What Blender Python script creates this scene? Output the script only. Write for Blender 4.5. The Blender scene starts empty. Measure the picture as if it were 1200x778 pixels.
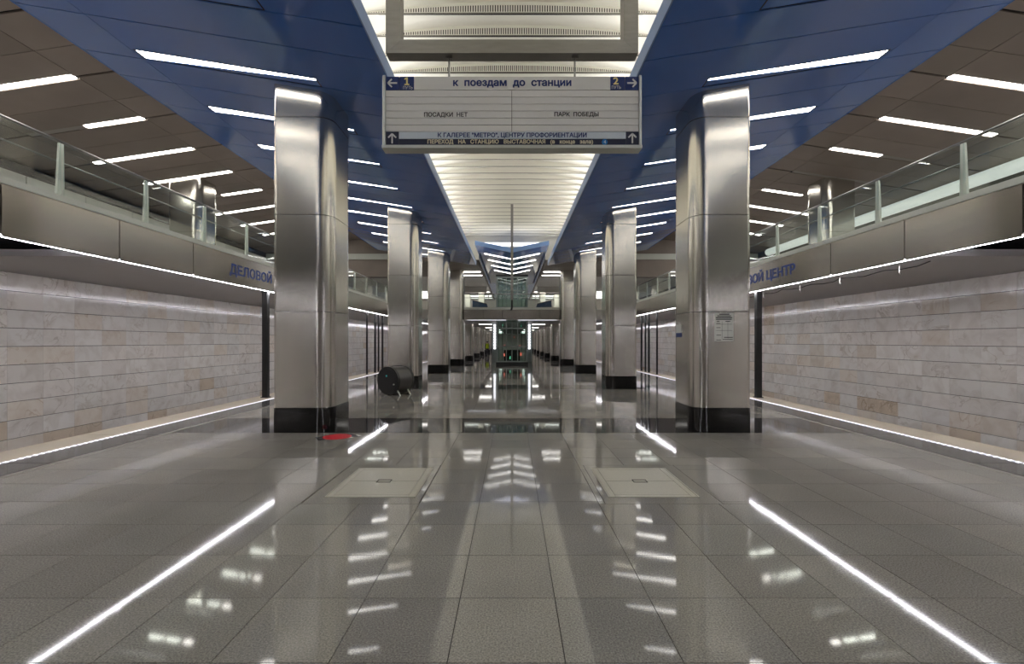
import bpy, math, random
from mathutils import Vector
random.seed(7)
sc = bpy.context.scene
col = sc.collection
U = 1.628            # eye height in metres; every length below is given in eye heights
F = 560.0            # focal length in pixels of the 1200 px wide frame

# ------------------------------------------------------------------ camera, world, exposure
cam = bpy.data.cameras.new('camera'); cam.sensor_width = 36; cam.lens = F / 1200 * 36
cam.shift_y = 11 / 1200; cam.clip_start = .05; cam.clip_end = 500
co = bpy.data.objects.new('camera', cam); col.objects.link(co)
co.location = (0, 0, U); co.rotation_euler = (math.pi / 2, 0, 0); sc.camera = co
w = bpy.data.worlds.new('world'); sc.world = w; w.use_nodes = True
w.node_tree.nodes['Background'].inputs[0].default_value = (.9, .92, 1, 1)
w.node_tree.nodes['Background'].inputs[1].default_value = .05
sc.view_settings.view_transform = 'Standard'; sc.view_settings.look = 'None'
sc.view_settings.gamma = 1; sc.view_settings.use_curve_mapping = False
sc.view_settings.exposure = 1.42
E_BLUE, E_BROWN, E_LED, E_FLOOR, E_COVE, E_LOBBY = 5.4, 7.0, 22.0, .9, 5.8, 4.0

# ------------------------------------------------------------------ materials
def srgb(r, g, b):
    f = lambda c: (c / 255 / 12.92) if c / 255 <= .04045 else ((c / 255 + .055) / 1.055) ** 2.4
    return (f(r), f(g), f(b), 1)

def mat(name, c, rough=.5, metal=0, spec=.5, coat=0, noise=None, bump=None, aniso=0):
    m = bpy.data.materials.new(name); m.use_nodes = True
    nt = m.node_tree; p = nt.nodes['Principled BSDF']
    p.inputs['Base Color'].default_value = c; p.inputs['Roughness'].default_value = rough
    p.inputs['Metallic'].default_value = metal; p.inputs['Specular IOR Level'].default_value = spec
    p.inputs['Coat Weight'].default_value = coat; p.inputs['Coat Roughness'].default_value = .04
    if aniso: p.inputs['Anisotropic'].default_value = aniso
    tc = nt.nodes.new('ShaderNodeNewGeometry')
    if noise:        # (scale xyz, amount, roughness amount)
        sx, sy, sz, amt, ramt = noise
        mp = nt.nodes.new('ShaderNodeMapping'); mp.inputs['Scale'].default_value = (sx, sy, sz)
        nt.links.new(tc.outputs['Position'], mp.inputs['Vector'])
        n = nt.nodes.new('ShaderNodeTexNoise'); n.inputs['Scale'].default_value = 1; n.inputs['Detail'].default_value = 4
        nt.links.new(mp.outputs['Vector'], n.inputs['Vector'])
        r = nt.nodes.new('ShaderNodeMapRange'); r.inputs['From Min'].default_value = .3; r.inputs['From Max'].default_value = .7
        r.inputs['To Min'].default_value = 1 - amt; r.inputs['To Max'].default_value = 1 + amt
        nt.links.new(n.outputs['Fac'], r.inputs['Value'])
        v = nt.nodes.new('ShaderNodeVectorMath'); v.operation = 'SCALE'; v.inputs[0].default_value = c[:3]
        nt.links.new(r.outputs[0], v.inputs['Scale']); nt.links.new(v.outputs[0], p.inputs['Base Color'])
        if ramt:
            r2 = nt.nodes.new('ShaderNodeMapRange'); r2.inputs['From Min'].default_value = .3; r2.inputs['From Max'].default_value = .7
            r2.inputs['To Min'].default_value = max(.01, rough - ramt); r2.inputs['To Max'].default_value = rough + ramt
            nt.links.new(n.outputs['Fac'], r2.inputs['Value']); nt.links.new(r2.outputs[0], p.inputs['Roughness'])
    if bump:         # (scale xyz, strength, distance)
        sx, sy, sz, st, di = bump
        mp = nt.nodes.new('ShaderNodeMapping'); mp.inputs['Scale'].default_value = (sx, sy, sz)
        nt.links.new(tc.outputs['Position'], mp.inputs['Vector'])
        n = nt.nodes.new('ShaderNodeTexNoise'); n.inputs['Scale'].default_value = 1; n.inputs['Detail'].default_value = 2
        nt.links.new(mp.outputs['Vector'], n.inputs['Vector'])
        b = nt.nodes.new('ShaderNodeBump'); b.inputs['Strength'].default_value = st; b.inputs['Distance'].default_value = di
        nt.links.new(n.outputs['Fac'], b.inputs['Height']); nt.links.new(b.outputs[0], p.inputs['Normal'])
    return m

def emit(name, c, s, dots=None):
    m = bpy.data.materials.new(name); m.use_nodes = True; nt = m.node_tree
    p = nt.nodes['Principled BSDF']; p.inputs['Base Color'].default_value = (.8, .8, .8, 1)
    p.inputs['Emission Color'].default_value = c; p.inputs['Emission Strength'].default_value = s
    if dots:         # separate diodes along the strip
        g = nt.nodes.new('ShaderNodeNewGeometry'); x = nt.nodes.new('ShaderNodeSeparateXYZ')
        nt.links.new(g.outputs['Position'], x.inputs[0])
        mu = nt.nodes.new('ShaderNodeMath'); mu.operation = 'MULTIPLY'; mu.inputs[1].default_value = 2 * math.pi / dots
        nt.links.new(x.outputs['Y'], mu.inputs[0])
        si = nt.nodes.new('ShaderNodeMath'); si.operation = 'SINE'; nt.links.new(mu.outputs[0], si.inputs[0])
        r = nt.nodes.new('ShaderNodeMapRange'); r.inputs['From Min'].default_value = -.2; r.inputs['From Max'].default_value = .5
        r.inputs['To Min'].default_value = s * .04; r.inputs['To Max'].default_value = s
        nt.links.new(si.outputs[0], r.inputs['Value']); nt.links.new(r.outputs[0], p.inputs['Emission Strength'])
    return m

def granite(name, c, rough, spread=.5):
    m = bpy.data.materials.new(name); m.use_nodes = True; nt = m.node_tree; p = nt.nodes['Principled BSDF']
    g = nt.nodes.new('ShaderNodeNewGeometry')
    n = nt.nodes.new('ShaderNodeTexNoise'); n.inputs['Scale'].default_value = 95; n.inputs['Detail'].default_value = 3; n.inputs['Roughness'].default_value = .7
    n2 = nt.nodes.new('ShaderNodeTexNoise'); n2.inputs['Scale'].default_value = .7; n2.inputs['Detail'].default_value = 5
    nt.links.new(g.outputs['Position'], n.inputs['Vector']); nt.links.new(g.outputs['Position'], n2.inputs['Vector'])
    r = nt.nodes.new('ShaderNodeMapRange'); r.inputs['From Min'].default_value = .3; r.inputs['From Max'].default_value = .7
    r.inputs['To Min'].default_value = 1 - spread; r.inputs['To Max'].default_value = 1 + spread; nt.links.new(n.outputs['Fac'], r.inputs['Value'])
    r2 = nt.nodes.new('ShaderNodeMapRange'); r2.inputs['From Min'].default_value = .3; r2.inputs['From Max'].default_value = .7
    r2.inputs['To Min'].default_value = .85; r2.inputs['To Max'].default_value = 1.12; nt.links.new(n2.outputs['Fac'], r2.inputs['Value'])
    mu = nt.nodes.new('ShaderNodeMath'); mu.operation = 'MULTIPLY'; nt.links.new(r.outputs[0], mu.inputs[0]); nt.links.new(r2.outputs[0], mu.inputs[1])
    v = nt.nodes.new('ShaderNodeVectorMath'); v.operation = 'SCALE'; v.inputs[0].default_value = c[:3]; nt.links.new(mu.outputs[0], v.inputs['Scale'])
    nt.links.new(v.outputs[0], p.inputs['Base Color'])
    r3 = nt.nodes.new('ShaderNodeMapRange'); r3.inputs['From Min'].default_value = .3; r3.inputs['From Max'].default_value = .7
    r3.inputs['To Min'].default_value = rough * .75; r3.inputs['To Max'].default_value = rough * 1.35; nt.links.new(n2.outputs['Fac'], r3.inputs['Value'])
    nt.links.new(r3.outputs[0], p.inputs['Roughness']); p.inputs['Specular IOR Level'].default_value = .32
    return m

def marble(name, c, vein, amt):
    m = bpy.data.materials.new(name); m.use_nodes = True; nt = m.node_tree; p = nt.nodes['Principled BSDF']
    g = nt.nodes.new('ShaderNodeNewGeometry'); oi = nt.nodes.new('ShaderNodeObjectInfo')
    ad = nt.nodes.new('ShaderNodeVectorMath'); ad.operation = 'MULTIPLY_ADD'; ad.inputs[1].default_value = (40, 40, 40)
    cx = nt.nodes.new('ShaderNodeCombineXYZ')
    for i in range(3): nt.links.new(oi.outputs['Random'], cx.inputs[i])
    nt.links.new(cx.outputs[0], ad.inputs[0]); nt.links.new(g.outputs['Position'], ad.inputs[2])
    n = nt.nodes.new('ShaderNodeTexNoise'); n.inputs['Scale'].default_value = 1.6; n.inputs['Detail'].default_value = 8; n.inputs['Distortion'].default_value = 1.6
    nt.links.new(ad.outputs[0], n.inputs['Vector'])
    cr = nt.nodes.new('ShaderNodeValToRGB'); e = cr.color_ramp.elements
    e[0].position = .47; e[0].color = (0, 0, 0, 1); e[1].position = .53; e[1].color = (0, 0, 0, 1)
    k = e.new(.5); k.color = (1, 1, 1, 1)
    nt.links.new(n.outputs['Fac'], cr.inputs[0])
    n2 = nt.nodes.new('ShaderNodeTexNoise'); n2.inputs['Scale'].default_value = 1.1; n2.inputs['Detail'].default_value = 3
    nt.links.new(ad.outputs[0], n2.inputs['Vector'])
    r = nt.nodes.new('ShaderNodeMapRange'); r.inputs['From Min'].default_value = .45; r.inputs['From Max'].default_value = .7; nt.links.new(n2.outputs['Fac'], r.inputs['Value'])
    mu = nt.nodes.new('ShaderNodeMath'); mu.operation = 'MULTIPLY'; nt.links.new(cr.outputs[0], mu.inputs[0]); nt.links.new(r.outputs[0], mu.inputs[1])
    m2 = nt.nodes.new('ShaderNodeMath'); m2.operation = 'MULTIPLY'; m2.inputs[1].default_value = amt; nt.links.new(mu.outputs[0], m2.inputs[0])
    mx = nt.nodes.new('ShaderNodeMix'); mx.data_type = 'RGBA'; mx.inputs['A'].default_value = c; mx.inputs['B'].default_value = vein
    nt.links.new(m2.outputs[0], mx.inputs['Factor'])
    n3 = nt.nodes.new('ShaderNodeTexNoise'); n3.inputs['Scale'].default_value = 2.6; n3.inputs['Detail'].default_value = 6; n3.inputs['Distortion'].default_value = .8; nt.links.new(ad.outputs[0], n3.inputs['Vector'])
    r4 = nt.nodes.new('ShaderNodeMapRange'); r4.inputs['From Min'].default_value = .45; r4.inputs['From Max'].default_value = .75; r4.inputs['To Max'].default_value = .32; nt.links.new(n3.outputs['Fac'], r4.inputs['Value'])
    mx2 = nt.nodes.new('ShaderNodeMix'); mx2.data_type = 'RGBA'; mx2.inputs['B'].default_value = vein; nt.links.new(mx.outputs['Result'], mx2.inputs['A']); nt.links.new(r4.outputs[0], mx2.inputs['Factor']); mx = mx2
    hv = nt.nodes.new('ShaderNodeHueSaturation'); vr = nt.nodes.new('ShaderNodeMapRange'); vr.inputs['To Min'].default_value = .92; vr.inputs['To Max'].default_value = 1.05
    nt.links.new(oi.outputs['Random'], vr.inputs['Value']); nt.links.new(vr.outputs[0], hv.inputs['Value']); nt.links.new(mx.outputs['Result'], hv.inputs['Color'])
    nt.links.new(hv.outputs[0], p.inputs['Base Color']); p.inputs['Roughness'].default_value = .12; p.inputs['Specular IOR Level'].default_value = .45
    return m

def glass(name, tint, refl=1.0):
    m = bpy.data.materials.new(name); m.use_nodes = True; nt = m.node_tree; nt.nodes.remove(nt.nodes['Principled BSDF'])
    out = nt.nodes['Material Output']; t = nt.nodes.new('ShaderNodeBsdfTransparent'); t.inputs[0].default_value = tint
    gl = nt.nodes.new('ShaderNodeBsdfGlossy'); gl.inputs['Roughness'].default_value = .02; gl.inputs[0].default_value = (1, 1, 1, 1)
    fr = nt.nodes.new('ShaderNodeLayerWeight'); fr.inputs[0].default_value = .5
    pw = nt.nodes.new('ShaderNodeMath'); pw.operation = 'POWER'; pw.inputs[1].default_value = 5; nt.links.new(fr.outputs['Facing'], pw.inputs[0])
    mu = nt.nodes.new('ShaderNodeMath'); mu.operation = 'MULTIPLY_ADD'; mu.inputs[1].default_value = .8 * refl; mu.inputs[2].default_value = .04 * refl; nt.links.new(pw.outputs[0], mu.inputs[0])
    mx = nt.nodes.new('ShaderNodeMixShader'); nt.links.new(mu.outputs[0], mx.inputs[0]); nt.links.new(t.outputs[0], mx.inputs[1]); nt.links.new(gl.outputs[0], mx.inputs[2])
    nt.links.new(mx.outputs[0], out.inputs['Surface'])
    return m

M = {
 'floor': [granite('granite grey %d' % i, c, .05) for i, c in enumerate((srgb(142, 138, 130), srgb(138, 134, 126), srgb(146, 142, 133), srgb(140, 137, 129)))],
 'stripe': [granite('granite black', srgb(52, 50, 50), .04, .35)],
 'edge': granite('granite edge', srgb(84, 82, 82), .06, .3),
 'thin': granite('granite pale line', srgb(150, 146, 138), .1, .2),
 'tan': granite('platform edge stone', srgb(190, 178, 158), .35, .15),
 'grout': mat('grout', srgb(72, 69, 64), .8),
 'steel': mat('brushed steel', srgb(204, 200, 191), .21, 1, noise=(26, 26, .5, .02, 0), bump=(.3, .3, 1.3, .03, .02)),
 'steel_sm': mat('satin steel', srgb(174, 169, 164), .21, 1, noise=(9, .4, 9, .02, 0), bump=(.4, .5, .5, .06, .02)),
 'frame_steel': mat('dull steel', srgb(150, 147, 142), .38, 1, noise=(6, 6, 30, .08, .04)),
 'plinth': mat('black polished stone', srgb(14, 14, 15), .06, spec=.6),
 'blue': mat('blue lacquer', srgb(70, 116, 194), .1, spec=.5, coat=.15, bump=(.5, .5, .5, .05, .03)),
 'blue_edge': mat('pale blue trim', srgb(112, 142, 190), .3),
 'joint': mat('dark joint', srgb(12, 14, 20), .8),
 'brown': [mat('brown panel %d' % i, c, .42, spec=.4, noise=(1.3, 1.3, 1.3, .06, 0)) for i, c in enumerate((srgb(136, 124, 115), srgb(131, 120, 111), srgb(142, 130, 121)))],
 'vault': mat('white vault panel', srgb(232, 229, 218), .32, spec=.5),
 'slat_shadow': mat('slat shadow grey', srgb(128, 124, 114), .6),  # grey that paints the shadow line between vault slats
 'white': mat('white panel', srgb(215, 214, 208), .4),
 'soffit': mat('grey soffit panel', srgb(180, 176, 176), .5),
 'dark': mat('black steel', srgb(22, 21, 21), .45),
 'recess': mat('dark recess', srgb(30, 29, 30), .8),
 'ledge': mat('pale concrete ledge', srgb(200, 203, 194), .45),
 'pit': mat('track bed concrete', srgb(110, 105, 98), .9),
 'glass': glass('railing glass', (.93, .97, .95, 1)),
 'rail': mat('handrail steel', srgb(150, 148, 144), .3, 1),
 'fin': mat('steel fin post', srgb(200, 202, 196), .35, .6),
 'led': emit('fascia light line', (.95, .93, 1, 1), E_LED),
 'floor_led': emit('platform edge diodes', (.88, .86, 1, 1), E_FLOOR, .1),
 'tube_blue': emit('canopy strip diffuser', (1, .965, .90, 1), E_BLUE),
 'tube_brown': emit('gallery strip diffuser', (1, .96, .89, 1), E_BROWN),
 'tube_off': mat('unlit diffuser', srgb(150, 145, 138), .5),
 'cove': emit('cove strip', (1, .975, .92, 1), E_COVE),
 'lobby': emit('lobby strip', (1, .97, .92, 1), E_LOBBY),
 'lobby_glow': emit('soft lobby lamp', (1, .98, .94, 1), .35),
 'glow': emit('lit white strip', (.93, .93, 1, 1), .8),
 'duct': emit('long wall luminaire', (.93, 1, .94, 1), .18),
 'sign': mat('sign board', srgb(228, 227, 224), .45),
 'sign_pale': mat('sign board pale blue', srgb(212, 222, 232), .45),
 'sign_blue': mat('sign blue', srgb(16, 44, 112), .4),
 'sign_navy': mat('sign navy', srgb(22, 28, 58), .4),
 'ink_blue': mat('blue lettering', srgb(20, 44, 110), .5),
 'ink_black': mat('black lettering', srgb(38, 38, 42), .5),
 'ink_white': mat('white lettering', srgb(225, 226, 226), .5),
 'ink_cream': mat('cream lettering', srgb(222, 212, 184), .5),
 'ink_yellow': mat('yellow numeral', srgb(236, 218, 150), .5),
 'line_blue': mat('bright blue disc', srgb(30, 120, 190), .5),
 'letter': mat('blue letter', srgb(40, 66, 140), .35),
 'paper': mat('paper', srgb(214, 214, 208), .7),
 'hatch': mat('hatch cover', srgb(178, 174, 158), .35, noise=(60, 60, 60, .1, .04)),
 'hatch_line': mat('hatch seam', srgb(60, 56, 46), .6),
 'red': mat('red sticker', srgb(205, 34, 48), .5),
 'bin_black': mat('black bin shell', srgb(24, 24, 25), .35),
 'drum': mat('dark drum steel', srgb(96, 95, 94), .35, 1),
 'cyan': mat('cyan sticker', srgb(60, 200, 200), .5),
 'lift_glass': glass('lift glass', (.72, .84, .80, 1), 1.2),
 'lift_frame': mat('lift frame', srgb(150, 160, 156), .35, .4),
 'lift_dark': mat('lift machinery', srgb(34, 36, 36), .5),
 'red_lamp': emit('red indicator', (1, .1, .06, 1), .9),
 'green_lamp': emit('green indicator', (.15, 1, .55, 1), .35),
 'wallgrey': mat('lobby wall', srgb(226, 222, 212), .5),
 'skin': mat('skin', srgb(190, 140, 115), .6),
 'vest': mat('hi-vis vest', srgb(205, 225, 40), .6),
 'cloth': mat('dark clothes', srgb(26, 26, 30), .8),
 'hair': mat('dark hair', srgb(40, 30, 24), .8),
 'screen_blue': mat('blue escalator side', srgb(52, 80, 116), .25),
}
M['marble'] = [marble('marble pale', srgb(236, 232, 227), srgb(170, 150, 130), .5), marble('marble pale rose', srgb(235, 229, 223), srgb(166, 150, 134), .7),
               marble('marble cream', srgb(232, 223, 212), srgb(186, 158, 130), .7), marble('marble tan', srgb(222, 206, 187), srgb(150, 126, 100), .7)]

# ------------------------------------------------------------------ helpers
class MB:
    def __init__(s): s.v = []; s.f = []
    def verts(s, vs, fs):
        o = len(s.v); s.v += [tuple(v) for v in vs]; s.f += [tuple(o + i for i in f) for f in fs]; return s
    def hexa(s, p):     # 4 bottom corners counter-clockwise, 4 top corners
        return s.verts(p, [(3, 2, 1, 0), (4, 5, 6, 7), (0, 1, 5, 4), (1, 2, 6, 5), (2, 3, 7, 6), (3, 0, 4, 7)])
    def box(s, x0, x1, y0, y1, z0, z1):
        if x0 > x1: x0, x1 = x1, x0
        if y0 > y1: y0, y1 = y1, y0
        if z0 > z1: z0, z1 = z1, z0
        return s.hexa([(x0, y0, z0), (x1, y0, z0), (x1, y1, z0), (x0, y1, z0), (x0, y0, z1), (x1, y0, z1), (x1, y1, z1), (x0, y1, z1)])
    def prism(s, poly, a0, a1, axis='y'):     # polygon in the two other axes, extruded along axis
        n = len(poly)
        mk = {'y': lambda p, a: (p[0], a, p[1]), 'z': lambda p, a: (p[0], p[1], a), 'x': lambda p, a: (a, p[0], p[1])}[axis]
        vs = [mk(p, a0) for p in poly] + [mk(p, a1) for p in poly]
        fs = [tuple(range(n))[::-1], tuple(range(n, 2 * n))] + [(i, (i + 1) % n, n + (i + 1) % n, n + i) for i in range(n)]
        return s.verts(vs, fs)
    def tube(s, pts, r, n=8):
        pts = [Vector(p) for p in pts]; rings = []
        for i, p in enumerate(pts):
            t = (pts[min(i + 1, len(pts) - 1)] - pts[max(i - 1, 0)]).normalized()
            a = t.cross(Vector((0, 0, 1)) if abs(t.z) < .9 else Vector((1, 0, 0))).normalized(); b = t.cross(a)
            rr = r[i] if isinstance(r, (list, tuple)) else r
            rings.append([p + (a * math.cos(2 * math.pi * k / n) + b * math.sin(2 * math.pi * k / n)) * rr for k in range(n)])
        vs = [v for q in rings for v in q]; fs = []
        for i in range(len(pts) - 1):
            for k in range(n): fs.append((i * n + k, i * n + (k + 1) % n, (i + 1) * n + (k + 1) % n, (i + 1) * n + k))
        fs += [tuple(range(n))[::-1], tuple((len(pts) - 1) * n + k for k in range(n))]
        return s.verts(vs, fs)
    def mesh(s, name, mats, smooth=False, org=(0, 0, 0), fm=None):
        me = bpy.data.meshes.new(name)
        me.from_pydata([((x - org[0]) * U, (y - org[1]) * U, (z - org[2]) * U) for x, y, z in s.v], [], s.f)
        for m in (mats if isinstance(mats, list) else [mats]): me.materials.append(m)
        if fm:
            for p, k in zip(me.polygons, fm): p.material_index = k
        import bmesh
        bm = bmesh.new(); bm.from_mesh(me); bmesh.ops.recalc_face_normals(bm, faces=bm.faces); bm.to_mesh(me); bm.free()
        if smooth:
            for p in me.polygons: p.use_smooth = True
            try: me.set_sharp_from_angle(angle=math.radians(35))
            except Exception: pass
        me.update()
        return me
    def build(s, name, m, parent=None, smooth=False):
        return link(name, s.mesh(name, m, smooth), parent)

def link(name, me, parent=None, loc=None):
    o = bpy.data.objects.new(name, me); col.objects.link(o)
    if parent is not None:
        o.parent = parent
        if loc is None: o.location = -WORLD.get(parent.name, Vector((0, 0, 0)))
        else: o.location = Vector(loc) * U - WORLD.get(parent.name, Vector((0, 0, 0)))
        WORLD[o.name] = (Vector(loc) * U) if loc is not None else Vector((0, 0, 0))
    else:
        if loc is not None: o.location = Vector(loc) * U
        WORLD[o.name] = Vector(o.location)
    return o
WORLD = {}

def tag(o, label=None, cat=None, group=None, kind=None):
    if label: o['label'] = label
    if cat: o['category'] = cat
    if group: o['group'] = group
    if kind: o['kind'] = kind
    return o

def empty(name, loc, label=None, cat=None, group=None, kind=None):
    o = bpy.data.objects.new(name, None); col.objects.link(o); o.empty_display_size = .1
    o.location = Vector(loc) * U; WORLD[o.name] = Vector(o.location)
    return tag(o, label, cat, group, kind)

def proj(x, y, z):
    y = max(y, .3); return 600 + F * x / y, 400 - F * (z - 1) / y

def area(vs):           # share of the frame a piece covers, roughly
    ps = [proj(*v) for v in vs]
    if max(v[1] for v in vs) < .3: return 0
    x0, x1 = max(0, min(p[0] for p in ps)), min(1200, max(p[0] for p in ps))
    y0, y1 = max(0, min(p[1] for p in ps)), min(778, max(p[1] for p in ps))
    return max(0, x1 - x0) * max(0, y1 - y0)

def pieces(parent, name, items, limit=295, rest_name=None, minpx=0):
    """items: (box tuple, material); the largest in view become objects of their own, the rest one joined part"""
    def vs(b): return [(x, y, z) for x in b[:2] for y in b[2:4] for z in b[4:6]]
    order = sorted(items, key=lambda t: -area(vs(t[0])))
    cache = {}; rest = []
    for k, (b, m) in enumerate(order):
        if k < limit and area(vs(b)) > minpx:
            key = tuple(round(b[i + 1] - b[i], 4) for i in (0, 2, 4)) + (m.name,)
            c = ((b[0] + b[1]) / 2, (b[2] + b[3]) / 2, (b[4] + b[5]) / 2)
            if key not in cache: cache[key] = MB().box(*b).mesh(name, m, org=c)
            link(name, cache[key], parent, c)
        else: rest.append((b, m))
    if rest:
        mb = MB(); mats = []; fm = []
        for b, m in rest:
            if m not in mats: mats.append(m)
            mb.box(*b); fm += [mats.index(m)] * 6
        o = link(rest_name or name, mb.mesh(rest_name or name, mats, fm=fm), parent); o['kind'] = 'stuff'

ORD = ['first', 'second', 'third', 'fourth', 'fifth', 'sixth', 'seventh', 'eighth', 'ninth', 'tenth', 'eleventh', 'twelfth', 'thirteenth',
       'fourteenth', 'fifteenth', 'sixteenth', 'seventeenth', 'eighteenth', 'nineteenth', 'twentieth', 'twenty-first', 'twenty-second']
SIDE = {-1: 'left', 1: 'right'}
S = 4.78; D1 = 5.233; MOD = S / 4
NEAR, FAR = -14.0, 66.0
def wing_z(x): return 3.41 + .16 * x          # underside of the blue canopy, x = |X|
def brown_z(x): return 5.44 - .15 * x
WX0, WX1, WEND = 1.22, 4.62, 16.4
DECK0 = 19.6

# ------------------------------------------------------------------ floor
fl = MB().box(-4.62, 4.62, NEAR, FAR, -.3, -.012).build('floor', M['grout'], None); tag(fl, 'polished grey granite platform floor', kind='structure')
T = .3735; g = .0016; items = []
stripes = [(D1 - .01 + S * k, D1 + 1.0 + S * k) for k in range(-1, 13)]
rows = []
for k in range(-1, 12):
    a, b = stripes[k + 1][1] if k >= 0 else stripes[0][1], stripes[k + 2][0] if k + 2 < len(stripes) else FAR
    if k == 0: pass
    n = round((b - a) / T)
    if k == -1:         # the bay at the camera keeps the tile pitch measured from the black band
        y = b
        while y > a + T * .5: rows.append((y - T, y)); y -= T
        rows.append((a, y))
    else:
        for i in range(n): rows.append((a + (b - a) * i / n, a + (b - a) * (i + 1) / n))
rows.append((-3.0, stripes[0][0])); rows.append((NEAR, -3.0))
cols = []; x = -.202 - 10 * .3685
while x < 3.7: cols.append((max(x, -3.72), min(x + .3685, 3.72))); x += .3685
HX0, HX1, HY0, HY1 = .575, 1.30, 2.94, 3.86
def cut(b0, b1, y0, y1):
    """a tile, shortened where a floor hatch with its stone border lies"""
    for s in (-1, 1):
        hx0, hx1 = sorted((s * HX0, s * HX1))
        if b0 < hx1 - 1e-3 and b1 > hx0 + 1e-3 and y0 < HY1 - 1e-3 and y1 > HY0 + 1e-3:
            out = []
            if y0 < HY0 - .02: out += cut(b0, b1, y0, HY0)
            if y1 > HY1 + .02: out += cut(b0, b1, HY1, y1)
            my0, my1 = max(y0, HY0), min(y1, HY1)
            if b0 < hx0 - .02: out.append((b0, hx0, my0, my1))
            if b1 > hx1 + .02: out.append((hx1, b1, my0, my1))
            return out
    return [(b0, b1, y0, y1)]
for (y0, y1) in rows:
    for (x0, x1) in cols:
        if x1 - x0 < .01: continue
        for c in cut(x0, x1, y0, y1):
            if c[1] - c[0] > .02 and c[3] - c[2] > .02:
                items.append(((c[0] + g, c[1] - g, c[2] + g, c[3] - g, -.03, 0), random.choice(M['floor'])))
for (y0, y1) in stripes:
    for i in range(10):
        x0 = -3.72 + .744 * i; items.append(((x0 + g * .5, x0 + .744 - g * .5, y0, y1, -.03, 0), M['stripe'][0]))
y = NEAR
while y < FAR:
    for s in (-1, 1):
        a, b = sorted((s * 3.80, s * 4.17)); items.append(((a, b, y + g, y + 1.19, -.03, 0), M['edge']))
        a, b = sorted((s * 4.20, s * 4.62)); items.append(((a, b, y + g, y + 1.19, -.03, 0), M['tan']))
        a, b = sorted((s * 3.73, s * 3.79)); items.append(((a, b, y + g, y + 1.19, -.03, 0), M['thin']))
    y += MOD
pieces(fl, 'floor_tile', items, 295, 'distant_floor_tiles')
for s in (-1, 1):
    a, b = sorted((s * 4.172, s * 4.198))
    o = MB().box(a, b, 1.0, 60, -.02, .006).build('platform_light_strip', M['floor_led'])
    tag(o, 'dotted white light line along the %s platform edge floor' % SIDE[s], 'light strip', 'platform edge light lines')

# ------------------------------------------------------------------ floor hatches
for s in (-1, 1):
    h = empty('floor_hatch', (s * .92, 3.4, 0), 'pale metal floor hatch in front of the %s column' % SIDE[s], 'hatch', 'floor hatches')
    a, b = sorted((s * HX0, s * HX1)); mb = MB()
    ix0, ix1 = sorted((s * .62, s * 1.205)); iy0, iy1 = 3.065, 3.765
    mb.box(a + g, b - g, HY0 + g, iy0, -.03, 0); mb.box(a + g, b - g, iy1, HY1 - g, -.03, 0); mb.box(a + g, ix0, iy0, iy1, -.03, 0); mb.box(ix1, b - g, iy0, iy1, -.03, 0)
    mb.build('stone_border', M['floor'][1], h)
    f = MB(); t = .008
    f.box(ix0, ix1, iy0, iy0 + t, -.03, .003); f.box(ix0, ix1, iy1 - t, iy1, -.03, .003); f.box(ix0, ix0 + t, iy0 + t, iy1 - t, -.03, .003); f.box(ix1 - t, ix1, iy0 + t, iy1 - t, -.03, .003)
    f.build('rim', M['hatch'], h)
    MB().box(ix0 + t, ix1 - t, iy0 + t, iy1 - t, -.03, -.004).build('seam_base', M['hatch_line'], h)
    ym = (iy0 + iy1) / 2; q = .003; e = .05
    for (y0, y1) in ((iy0 + t + q, ym - q), (ym + q, iy1 - t - q)):
        lf = MB().box(ix0 + e, ix1 - e, max(y0, iy0 + e), min(y1, iy1 - e), -.03, .002).build('leaf', M['hatch'], h)
        xm = (ix0 + ix1) / 2; yc = (y0 + y1) / 2; yb = ym + (.03 if y0 > ym - .01 else -.03); k = MB()
        k.box(xm - .05, xm + .05, yb - .003, yb + .003, .002, .0045); k.box(xm - .05, xm - .044, min(yb, ym), max(yb, ym), .002, .0045); k.box(xm + .044, xm + .05, min(yb, ym), max(yb, ym), .002, .0045)
        k.build('lock_outline', M['hatch_line'], lf)
    fr = MB(); fr.box(ix0 + t + q, ix0 + e - q, iy0 + t, iy1 - t, -.03, .002); fr.box(ix1 - e + q, ix1 - t - q, iy0 + t, iy1 - t, -.03, .002)
    fr.box(ix0 + e, ix1 - e, iy0 + t, iy0 + e - q, -.03, .002); fr.box(ix0 + e, ix1 - e, iy1 - e + q, iy1 - t, -.03, .002)
    fr.build('inner_frame', M['hatch'], h)
# red sticker
st = empty('floor_sticker', (-1.02 * 1.78, 5.0, 0), 'round red sticker on a dark floor diamond beside the plinth', 'sticker')
cx, cy = -(600 - 395) / 112 , F / 112
MB().prism([(cx - .22, cy - .02), (cx - .12, cy - .19), (cx + .22, cy - .02 + .05), (cx + .1, cy + .17)], 0, .002, 'z').build('dark_backing', M['edge'], st)
MB().prism([(cx + .145 * math.cos(a * math.pi / 16), cy + .145 * math.sin(a * math.pi / 16)) for a in range(32)], .002, .004, 'z').build('red_disc', M['red'], st)
MB().prism([(cx + .13, cy - .06), (cx + .23, cy + .08), (cx + .17, cy + .12), (cx + .1, cy - .02)], 0, .0015, 'z').build('white_corner', M['paper'], st)

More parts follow.
